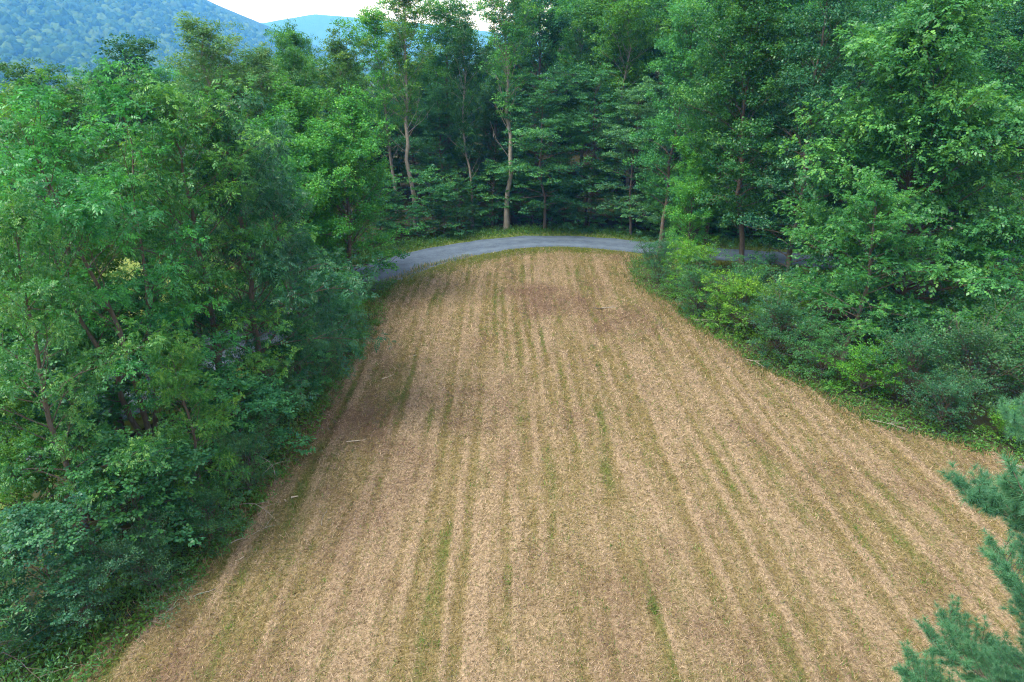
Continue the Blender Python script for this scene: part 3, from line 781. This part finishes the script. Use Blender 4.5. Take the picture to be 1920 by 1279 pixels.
# saplings at the foot of the wood
for k in range(44):
    i = int(lerp(90, len(RC) - 40, (k + rw.random()) / 44))
    q = RC[i] + RN[i] * rw.uniform(6.6, 13)
    hs_ = rw.uniform(2.6, 8.0); u = q[0] / q[1]
    zone = ['behind the left bend of the road', 'left of the straight grey trunk', 'at the foot of the dark gap', 'left of the tallest grey ash', 'under the layered maples', 'under the tiered tree', 'across the road from the blue green willow bush', 'across the road behind the roadside trio', 'across the road behind the huge ash'][sum(u > v for v in (-.22, -.14, -.06, -.005, .11, .19, .26, .36))]
    lab = ('tall' if hs_ > 5.6 else 'mid sized' if hs_ > 4.2 else 'low') + ' sapling ' + zone
    T(P['under'], q[0], q[1], hs_, lab, lab.replace('sapling', 'saplings'), wide=rw.uniform(.9, 1.2))

# --- bushes on the right edge of the field
SH = [
    ('shrub3', 14.6, 66.0, 3.4, 1.15, 'blue green willow bush at the far end of the right hedge'),
    ('shrub2', 17.2, 61.6, 3.6, 1.05, 'yellow green bush next to the blue green willow bush'),
    ('shrub', 16.2, 56.6, 3.2, 1.1, 'dusky green bush below the roadside trio, third along the hedge'),
    ('shrub', 21.0, 57.5, 3.2, 1.2, 'dark bush round the feet of the roadside trio'),
    ('shrub2', 18.2, 51.8, 3.4, 1.1, 'bright lime green bush midway along the right hedge'),
    ('shrub2', 20.6, 50.4, 3.4, .9, 'second lime green bush, set back toward the roadside trio'),
    ('shrub', 19.6, 46.8, 3.6, 1.05, 'grey green bush right of the bright lime bush'),
    ('shrub', 21.6, 43.4, 2.8, 1.05, 'low bush at the foot of the young ash'),
    ('shrub2', 23.0, 40.6, 2.6, .95, 'leafy bush between the young ash and the broad honeysuckle mass'),
    ('shrub', 25.2, 39.4, 3.9, 1.0, 'broad grey green bush, left one of the big mass below the huge ash'),
    ('shrub', 28.8, 38.6, 4.4, 1.0, 'broad grey green bush, middle one of the big mass below the huge ash'),
    ('shrub', 31.8, 37.2, 4.0, 1.0, 'broad grey green bush at the right frame edge below the huge ash'),
    ('shrub', 25.6, 36.2, 2.6, 1.1, 'low rounded bush in front of the broad honeysuckle mass'),
    ('shrub2', 28.6, 34.2, 1.7, 1.2, 'low bright green bush at the field edge, left of the pine'),
    ('shrub2', 31.0, 33.2, 1.7, 1.2, 'low bright green bush behind the pine tips'),
    ('shrub', 33.6, 40.6, 4.4, 1.2, 'tall grey green bush behind the right frame edge bush'),
    ('shrub3', 24.0, 55.0, 3.0, 1.2, 'dark bush behind the lime bushes'),
    ('shrub', 27.6, 46.6, 3.4, 1.2, 'dark bush in the shade of the huge ash'),
]
for k, x, y, h, w, lab in SH:
    T(P[k], x, y, h, lab, wide=w, cat='bush')
for k, x, y, h, w, lab in [('shrub', -13.4, 50.5, 2.8, 1.0, 'dark bush on the left field edge below the small bushy maple'),
                           ('shrub3', -14.0, 34.6, 2.6, 1.0, 'dark bush in the shade beneath the drooping walnut'),
                           ('shrub', -15.8, 27.6, 2.4, 1.1, 'dark bush beneath the young ash at left'),
                           ('shrub3', -14.9, 22.4, 2.4, 1.0, 'dark bush between the layered sapling and the bottom left corner'),
                           ('shrub', -13.7, 25.6, 2.2, 1.0, 'dark bush at the field edge behind the pale arching branch'),
                           ('shrub3', -13.3, 29.4, 2.6, 1.0, 'dark bush overhanging the field edge beside the split wood chips'),
                           ('shrub', -12.9, 42.6, 2.6, 1.0, 'dark bush on the left field edge by the pale upright stick'),
                           ('shrub', -16.2, 20.2, 2.2, 1.0, 'dark bush beside the lower left corner sapling'),
                           ('shrub3', -18.6, 18.6, 3.6, 1.0, 'blue green bush in the bottom left corner')]:
    T(P[k], x, y, h, lab, wide=w, cat='bush')

# --- weeds and ferns along the edges
pts = []
def edge_band(side, n, w0, w1, y0, y1):
    y = y0 + (y1 - y0) * rg.random(n) ** 1.25
    a, b = field_bounds(y)
    o = w0 + (w1 - w0) * rg.random(n)
    return np.c_[(a - o) if side < 0 else (b + o), y]
pts = np.vstack([edge_band(-1, 2300, -.5, 4.5, 16, 66), edge_band(1, 1100, .1, 4.5, 28, 74)])
i = rg.integers(70, len(RC) - 20, 2000); q = RC[i] + RN[i] * (4.2 + 4.5 * rg.random((2000, 1)) ** .8); pts = np.vstack([pts, q])
n = len(pts)
hgt = .15 + .75 * rg.random(n) * fbm(pts[:, 0] * .4, pts[:, 1] * .4, 2)
Cw = np.c_[pts, terr(pts[:, 0], pts[:, 1]) + hgt * .6]
Ow = unit(np.c_[rg.normal(size=(n, 2)), np.zeros(n)])
V, F, ti = leaf_geo(Cw, Ow, .22 + .28 * rg.random(n), .25 + .5 * fbm(pts[:, 0] * .3, pts[:, 1] * .3, 3), 15, .22, .075, rg, flat=1.0, droop=-.1)
stuff(link('edge_weeds', mesh_np('edge_weeds', V, F, M_WEED, {'tint': ti})), 'knee high green weeds and ferns along the field and road edges', 'weeds')

# ------------------------------------------------------------------ white pine at lower right
def make_bough(seed, ln, width, need=54):
    rng = np.random.default_rng(seed)
    TB = Tubes(); tips = []; dirs = []
    m_ = 8
    f = np.linspace(0, 1, m_ + 1)
    B = np.c_[f * ln, .06 * ln * np.sin(f * 3 + seed), .10 * ln * f ** 2 + .02 * rng.normal(size=m_ + 1)]
    TB.add(B, .035 * (1 - .8 * f) + .004, 6)
    ns = int(ln * 26)
    for s in range(ns):
        u = .18 + .82 * (s + .5 * rng.random()) / ns
        b0 = np.array([np.interp(u * m_, np.arange(m_ + 1), B[:, k]) for k in range(3)])
        sg = 1 if s % 2 else -1
        sl = width * (1.15 - u) ** .7 * (.55 + .5 * rng.random()) + .12
        a = sg * (.6 + .35 * rng.random())
        d = np.array([math.cos(a), math.sin(a), -.1 + .75 * rng.random()])
        SB = np.array([b0, b0 + d * sl * .5, b0 + d * sl + [0, 0, .10 * sl]])
        TB.add(SB, np.array([.010, .007, .004]), 3)
        nt_ = max(2, int(sl / .07))
        for k in range(nt_):
            v = (k + .8) / nt_
            if v < .18: continue
            c = np.array([np.interp(v * 2, [0, 1, 2], SB[:, q]) for q in range(3)])
            e = unit(d + rng.normal(size=3) * .45 + np.array([0, 0, .25]))
            tips.append(c); dirs.append(unit(d * .8 + [0, 0, .2]))
            if rng.random() < .95:
                tips.append(c + e * .09); dirs.append(e)
    tips = np.array(tips); dirs = np.array(dirs)
    idx = np.repeat(np.arange(len(tips)), need)
    k = len(idx)
    sp = unit(rng.normal(size=(k, 3)))
    d = unit(dirs[idx] * .75 + sp * .85)
    p = tips[idx] + dirs[idx] * (rng.random((k, 1)) * .05 - .02)
    s = unit(np.cross(d, unit(rng.normal(size=(k, 3)))))
    L = .080 + .04 * rng.random(k); w = .0023
    V = np.empty((k, 3, 3)); V[:, 0] = p - s * w; V[:, 1] = p + s * w; V[:, 2] = p + d * L[:, None]
    tint = np.repeat(np.clip(.30 + .35 * rng.random(len(tips))[idx] + .25 * (rng.random(k) - .5), 0, 1), 3)
    return TB.mesh('pine_wood', M_BARK), mesh_np('pine_needles', V.reshape(-1, 3), np.arange(k * 3).reshape(-1, 3), M_PINE, {'tint': tint})
BOUGH = [make_bough(90 + k, 2.6, .75) for k in range(3)]
px, py = 10.35, 8.5
PH = 18.6
pine = bpy.data.objects.new('pine_tree', None); COL.objects.link(pine)
pine.location = (px, py, tz(px, py)); tag(pine, 'soft blue green white pine reaching in at the lower right corner', 'tree')
TP = Tubes(); t = np.linspace(0, 1, 14)
TP.add(np.c_[.05 * np.sin(t * 9), .05 * np.cos(t * 7), t * PH - .3], .26 * (1 - .95 * t) + .01, 9)
link('trunk', TP.mesh('pine_trunk', M_BARK), pine)
rp = np.random.default_rng(5)
def bough(k, z, a, up, s, wid=1.0):
    w, nd = BOUGH[k % 3]
    o = link('bough', w, pine, (0, 0, z), (rp.normal() * .15, -up, a), (s, max(s, .55) * wid, max(s, .6)))
    link('needles', nd, o)
# the long boughs that sweep out toward the field
for k, (z, dx, dy, ln, up) in enumerate([(14.9, -3.2, -.5, 3.3, .34), (14.2, -3.1, .5, 3.2, .22), (13.1, -4.1, -.9, 4.25, .33), (12.6, -3.9, .3, 3.7, .26), (12.3, -3.2, -.7, 3.1, .30), (11.4, -3.7, -.4, 2.8, .28), (10.8, -3.5, -.2, 2.0, .24), (10.2, -3.9, .2, 2.4, .15)]):
    bough(k, z, math.atan2(dy, dx), up, ln / 2.75, .8)
z = 4.0; lvl = 0
while z < PH - .3:
    f = (PH - z) / (PH - 5)
    ln = .4 + 3.0 * min(f * 1.7, 1) ** .8
    for k in range(5):
        a = lvl * .83 + k * 6.283 / 5 + rp.normal() * .12
        if 9.5 < z < 15.8 and math.cos(a - math.pi) > .45: continue
        bough(k + lvl, z + rp.normal() * .06, a, lerp(.9, .18, f ** .6) + rp.normal() * .06, ln / 2.6 * (.88 + .25 * rp.random()))
    z += lerp(.45, 1.05, f); lvl += 1

# ------------------------------------------------------------------ sticks, chips and fallen branches
def make_stick(name, x, y, ln, r, az, label, cat='stick', mat=None, twigs=0, seed=0, lift=.09, arch=0.0, group=None):
    rng = np.random.default_rng(seed + 300)
    TB = Tubes(); k = 7; f = np.linspace(0, 1, k)
    w = np.cumsum(rng.normal(size=k)) * .03 * ln; w -= w[0]
    B = np.c_[(f - .5) * ln, w, r + arch * np.sin(f * math.pi)]
    TB.add(B, r * (1 - .55 * f), 7)
    for q in range(twigs):
        u = .25 + .65 * rng.random(); b0 = np.array([np.interp(u, f, B[:, c]) for c in range(3)])
        a = (1 if q % 2 else -1) * (.5 + .5 * rng.random()); l2 = ln * (.18 + .22 * rng.random())
        d = np.array([math.cos(a), math.sin(a), .25 * rng.random()])
        TB.add(np.array([b0, b0 + d * l2 * .5 + [0, 0, .02], b0 + d * l2]), np.array([r * .5, r * .35, r * .12]), 5)
    o = link(name, TB.mesh(name, mat or M_DEAD), None, (x, y, tz(x, y) + lift), (0, 0, az))
    return tag(o, label, cat, group)
make_stick('stick', -8.7, 43.2, .95, .045, 1.0, 'pale stick lying upright in the swath left of middle', seed=1)
make_stick('stick', -8.4, 44.5, .6, .035, 1.9, 'short pale stick just beyond the pale upright stick', seed=2)
make_stick('stick', -7.4, 47.0, .8, .03, .8, 'thin stick farthest up the left side of the field', seed=3)
make_stick('stick', -9.0, 34.4, 1.1, .04, .25, 'long pale stick lying sideways on the brown left side of the field', seed=4)
make_stick('wood_chip', -10.85, 28.8, .34, .05, .4, 'pale split wood chip near the left field edge', 'wood chip', seed=5)
make_stick('wood_chip', -11.25, 28.5, .2, .045, 2.4, 'smaller wood chip beside the pale split chip', 'wood chip', seed=6)
make_stick('stick', -9.0, 27.2, 1.25, .022, 1.65, 'thin curved twig in the brown left foreground', seed=7, mat=M_GREYBARK)
make_stick('stick', -11.9, 24.2, .42, .04, .9, 'short pale stick at the lower left field edge', seed=8)
make_stick('stick', -12.6, 22.2, .9, .03, .7, 'grey stick in the lower left, nearest the weeds', seed=9, mat=M_GREYBARK)
make_stick('stick', 23.4, 29.9, .55, .035, 1.4, 'pale stub of wood near the pine, right of the field', seed=10)
make_stick('stick', 15.0, 38.8, 1.0, .03, .1, 'brown stick lying across the swaths on the right', seed=11, mat=M_BARK)
make_stick('fallen_branch', 8.9, 58.2, 1.7, .055, .12, 'grey fallen branch with twigs lying on the far right of the field', 'branch', twigs=6, seed=12, mat=M_GREYBARK)
make_stick('fallen_branch', 7.9, 58.0, 1.2, .06, 3.3, 'smaller dark branch beside the grey fallen branch', 'branch', twigs=4, seed=13, mat=M_BARK)
make_stick('fallen_branch', -12.2, 27.2, 2.2, .022, -.5, 'pale bare branch arching out of the left trees onto the field', 'branch', twigs=4, seed=14, arch=.4, lift=.4, mat=M_GREYBARK)
make_stick('fallen_branch', -12.5, 29.8, 2.4, .024, -.9, 'grey bare branch hanging at the left tree line above the arching branch', 'branch', twigs=5, seed=15, arch=.4, lift=1.3, mat=M_GREYBARK)
make_stick('fallen_branch', -12.0, 25.9, 1.9, .03, .75, 'thin fallen branch lying along the left field edge', 'branch', twigs=2, seed=16, mat=M_GREYBARK)
make_stick('fallen_branch', -14.0, 20.6, 2.2, .03, .6, 'grey brushwood branch by the weeds at lower left', 'branch', twigs=6, seed=17, mat=M_GREYBARK)
make_stick('fallen_branch', 15.6, 54.6, 2.0, .05, -.8, 'bleached branch at the foot of the right hedge', 'branch', twigs=6, seed=18)

for k, (x, y, a, lab) in enumerate([(17.6, 45.6, -.9, 'grey brushwood at the hedge foot below the bright lime bush'), (22.6, 36.6, -.6, 'tangle of grey twigs where the hedge meets the field below the low bush'), (27.4, 31.4, -.5, 'bleached twigs on bare ground left of the pine')]):
    make_stick('fallen_branch', x, y, 2.0, .035, a, lab, 'branch', twigs=9, seed=40 + k, mat=M_GREYBARK, arch=.12)

# ------------------------------------------------------------------ grey house glimpsed through the left-hand trees
def box(name, lo, hi, mat, parent):
    lo = np.array(lo, float); hi = np.array(hi, float)
    V = np.array([[(lo, hi)[i][0], (lo, hi)[j][1], (lo, hi)[k][2]] for i in (0, 1) for j in (0, 1) for k in (0, 1)])
    F = [(0, 1, 3, 2), (4, 6, 7, 5), (0, 4, 5, 1), (2, 3, 7, 6), (0, 2, 6, 4), (1, 5, 7, 3)]
    return link(name, mesh_np(name, V, np.array(F), mat), parent)
def plain(name, c, rough=.7):
    m, nt, out = new_mat(name)
    tc = N(nt, 'ShaderNodeTexCoord'); nz = N(nt, 'ShaderNodeTexNoise', Scale=3.0, Detail=5.0); nt.links.new(tc.outputs['Object'], nz.inputs['Vector'])
    col = ramp(nt, nz.outputs['Fac'], [(.3, tuple(v * .85 for v in c)), (.7, c)])
    b = N(nt, 'ShaderNodeBsdfPrincipled', Roughness=rough); nt.links.new(col, b.inputs['Base Color']); nt.links.new(b.outputs[0], out.inputs['Surface'])
    return m
M_SIDE = plain('grey_siding', (.22, .27, .34)); M_TRIM = plain('white_trim', (.75, .76, .78)); M_ROOF = plain('roof_shingle', (.10, .11, .13)); M_GLASS = plain('window_glass', (.03, .04, .05), .1)
hx, hy = -50.0, 62.0
house = bpy.data.objects.new('house', None); COL.objects.link(house)
house.location = (hx, hy, tz(hx, hy) - .3); house.rotation_euler = (0, 0, .55); tag(house, 'grey sided house glimpsed between the leaves at far left', 'house')
box('wall', (-5, -4, 0), (5, 4, 4.6), M_SIDE, house)
V = np.array([(-5.5, -4.6, 4.5), (5.5, -4.6, 4.5), (5.5, 4.6, 4.5), (-5.5, 4.6, 4.5), (-5.5, 0, 7.4), (5.5, 0, 7.4)])
me = bpy.data.meshes.new('roof'); me.from_pydata([tuple(v) for v in V], [], [(0, 1, 5, 4), (2, 3, 4, 5), (0, 4, 3), (1, 2, 5), (0, 3, 2, 1)]); me.materials.append(M_ROOF)
rf = link('roof', me, house)
box('chimney', (2, -.4, 6.2), (2.8, .4, 8.2), M_ROOF, rf)
for sx in (-5.06, 4.86):
    box('corner_board', (sx, -4.06, 0), (sx + .2, -3.86, 4.5), M_TRIM, house)
for wx in (-3.4, 2.2):
    w = box('window', (wx, -4.08, 1.5), (wx + 1.4, -3.95, 3.0), M_TRIM, house)
    box('pane', (wx + .12, -4.1, 1.62), (wx + 1.28, -4.085, 2.88), M_GLASS, w)
dr = box('door', (-.6, -4.07, .2), (.5, -3.95, 2.4), M_TRIM, house)

# ------------------------------------------------------------------ hills and far woods
K = 2.5
def hill_left(x, y):
    x = x / K; y = y / K
    ridge = np.interp(x, [-2600, -1500, -1000, -783, -668, -591, -522, -490, -451, -403, -363, -250, -100], [236, 232, 228, 210, 180, 153, 122, 106, 86, 62, 42, 8, -16])
    ridge = (ridge - 12) * K
    f = sstep(330, 1200, y) * (1 - sstep(1250, 2600, y) * .8)
    return -16 + (ridge + 16) * f + (fbm(x * .012, y * .012, 3) - .5) * 24 * f
def hill_far(x, y):
    x = x / 2.1; y = y / 2.1
    ridge = np.interp(x, [-3200, -2000, -1306, -1143, -1010, -890, -718, -497, -323, 200, 900], [190, 195, 205, 216, 236, 254, 240, 220, 206, 150, 60])
    ridge = (ridge - 10) * 2.1
    f = sstep(2300, 3500, y) * (1 - sstep(3550, 4800, y))
    return -20 + (ridge + 20) * f + (fbm(x * .006, y * .006, 4) - .5) * 20 * f

m, nt, out = new_mat('far_forest'); L = nt.links.new
tc = N(nt, 'ShaderNodeTexCoord'); vo = N(nt, 'ShaderNodeTexVoronoi', Scale=.075); nz = N(nt, 'ShaderNodeTexNoise', Scale=.02, Detail=6.0)
L(tc.outputs['Object'], vo.inputs['Vector']); L(tc.outputs['Object'], nz.inputs['Vector'])
col = ramp(nt, nz.outputs['Fac'], [(.3, (.018, .042, .020)), (.7, (.036, .068, .030))])
b = N(nt, 'ShaderNodeBsdfDiffuse'); bp = N(nt, 'ShaderNodeBump', Strength=1.0, Distance=6.0); bp.invert = True
L(vo.outputs['Distance'], bp.inputs['Height']); L(bp.outputs[0], b.inputs['Normal']); L(col, b.inputs['Color']); L(b.outputs[0], out.inputs['Surface']); M_FORFAR = m

def hill(name, fn, x0, x1, y0, y1, nx, ny):
    X, Y = np.meshgrid(np.linspace(x0, x1, nx), np.linspace(y0, y1, ny), indexing='ij')
    return struct(link(name, mesh_np(name, np.c_[X.ravel(), Y.ravel(), fn(X, Y).ravel()], grid_faces(nx, ny), M_FORFAR, smooth=True)))
hill('wooded_hill', hill_left, -2600 * K, -60 * K, 700, 2600 * K, 150, 150)
hill('distant_hill', hill_far, -6700, 1890, 4830, 9900, 120, 80)

def canopy(name, X, Y, Z, rad, label, seed):
    rng = np.random.default_rng(seed)
    # a rough half dome, 5 rings of 9
    ring, k = [], 9
    for q, (rr, zz) in enumerate([(1.0, -.25), (1.02, .15), (.80, .55), (.45, .85)]):
        an = np.arange(k) * 6.283 / k + q * .35
        ring.append(np.c_[np.cos(an) * rr, np.sin(an) * rr, np.full(k, zz)])
    Vb = np.vstack(ring + [np.array([[0, 0, 1.0]])])
    Fb = []
    for q in range(3):
        for j in range(k):
            a, b_, c, d = q * k + j, q * k + (j + 1) % k, (q + 1) * k + (j + 1) % k, (q + 1) * k + j
            Fb += [(a, b_, c), (a, c, d)]
    Fb += [(3 * k + j, 3 * k + (j + 1) % k, 4 * k) for j in range(k)]
    Fb = np.array(Fb)
    n = len(X)
    V = np.broadcast_to(Vb, (n,) + Vb.shape).copy()
    V *= 1 + rng.normal(size=(n, len(Vb), 1)) * .20
    V *= (rad * (.7 + .6 * rng.random(n)))[:, None, None] * np.array([1, 1, 1.15])
    V += np.c_[X, Y, Z][:, None]
    F = (np.arange(n)[:, None, None] * len(Vb) + Fb[None]).reshape(-1, 3)
    ti = np.repeat(np.clip(rng.random(n) * .9 + .05, 0, 1), len(Vb))
    return stuff(link(name, mesh_np(name, V.reshape(-1, 3), F, M_FAR, {'tint': ti})), label, 'forest')

rh = np.random.default_rng(4)
sp_ = 24.0
X, Y = np.meshgrid(np.arange(-2800, -400, sp_), np.arange(800, 3150, sp_), indexing='ij')
X = X.ravel() + rh.uniform(-9, 9, X.size); Y = Y.ravel() + rh.uniform(-9, 9, Y.size)
k = (np.abs(X) < .80 * Y + 20) & (-X > .24 * Y)
X, Y = X[k], Y[k]
canopy('hillside_forest', X, Y, hill_left(X, Y) + 3, np.full(len(X), 14.5), 'hazy blue green forest covering the hillside at upper left', 6)
X, Y = np.meshgrid(np.arange(-720, -70, 10.5), np.arange(150, 860, 10.5), indexing='ij')
X = X.ravel() + rh.uniform(-4, 4, X.size); Y = Y.ravel() + rh.uniform(-4, 4, Y.size)
k = (np.abs(X) < .80 * Y + 20) & (-X > .36 * Y)
X, Y = X[k], Y[k]
canopy('valley_forest', X, Y, terr(X, Y) + 9, np.full(len(X), 6.0), 'pale green woods on the valley floor before the hill', 9)

# ------------------------------------------------------------------ haze
m = bpy.data.materials.new('haze_air'); m.use_nodes = True; nt = m.node_tree; nt.nodes.clear()
out = nt.nodes.new('ShaderNodeOutputMaterial'); pv = nt.nodes.new('ShaderNodeVolumePrincipled')
pv.inputs['Color'].default_value = (.09, .36, 1.0, 1); pv.inputs['Density'].default_value = .00021; pv.inputs['Anisotropy'].default_value = .1
pv.inputs['Absorption Color'].default_value = (1, 1, 1, 1)
nt.links.new(pv.outputs['Volume'], out.inputs['Volume'])
me = bpy.data.meshes.new('haze')
a, b_, z0, z1 = -10500, 10500, -45, 580
vs = [(x, y, z) for x in (a, b_) for y in (a, b_) for z in (z0, z1)]
me.from_pydata(vs, [], [(0, 1, 3, 2), (4, 6, 7, 5), (0, 4, 5, 1), (2, 3, 7, 6), (0, 2, 6, 4), (1, 5, 7, 3)])
me.materials.append(m)
stuff(link('haze', me), 'thin blue haze filling the air toward the hills', 'haze')
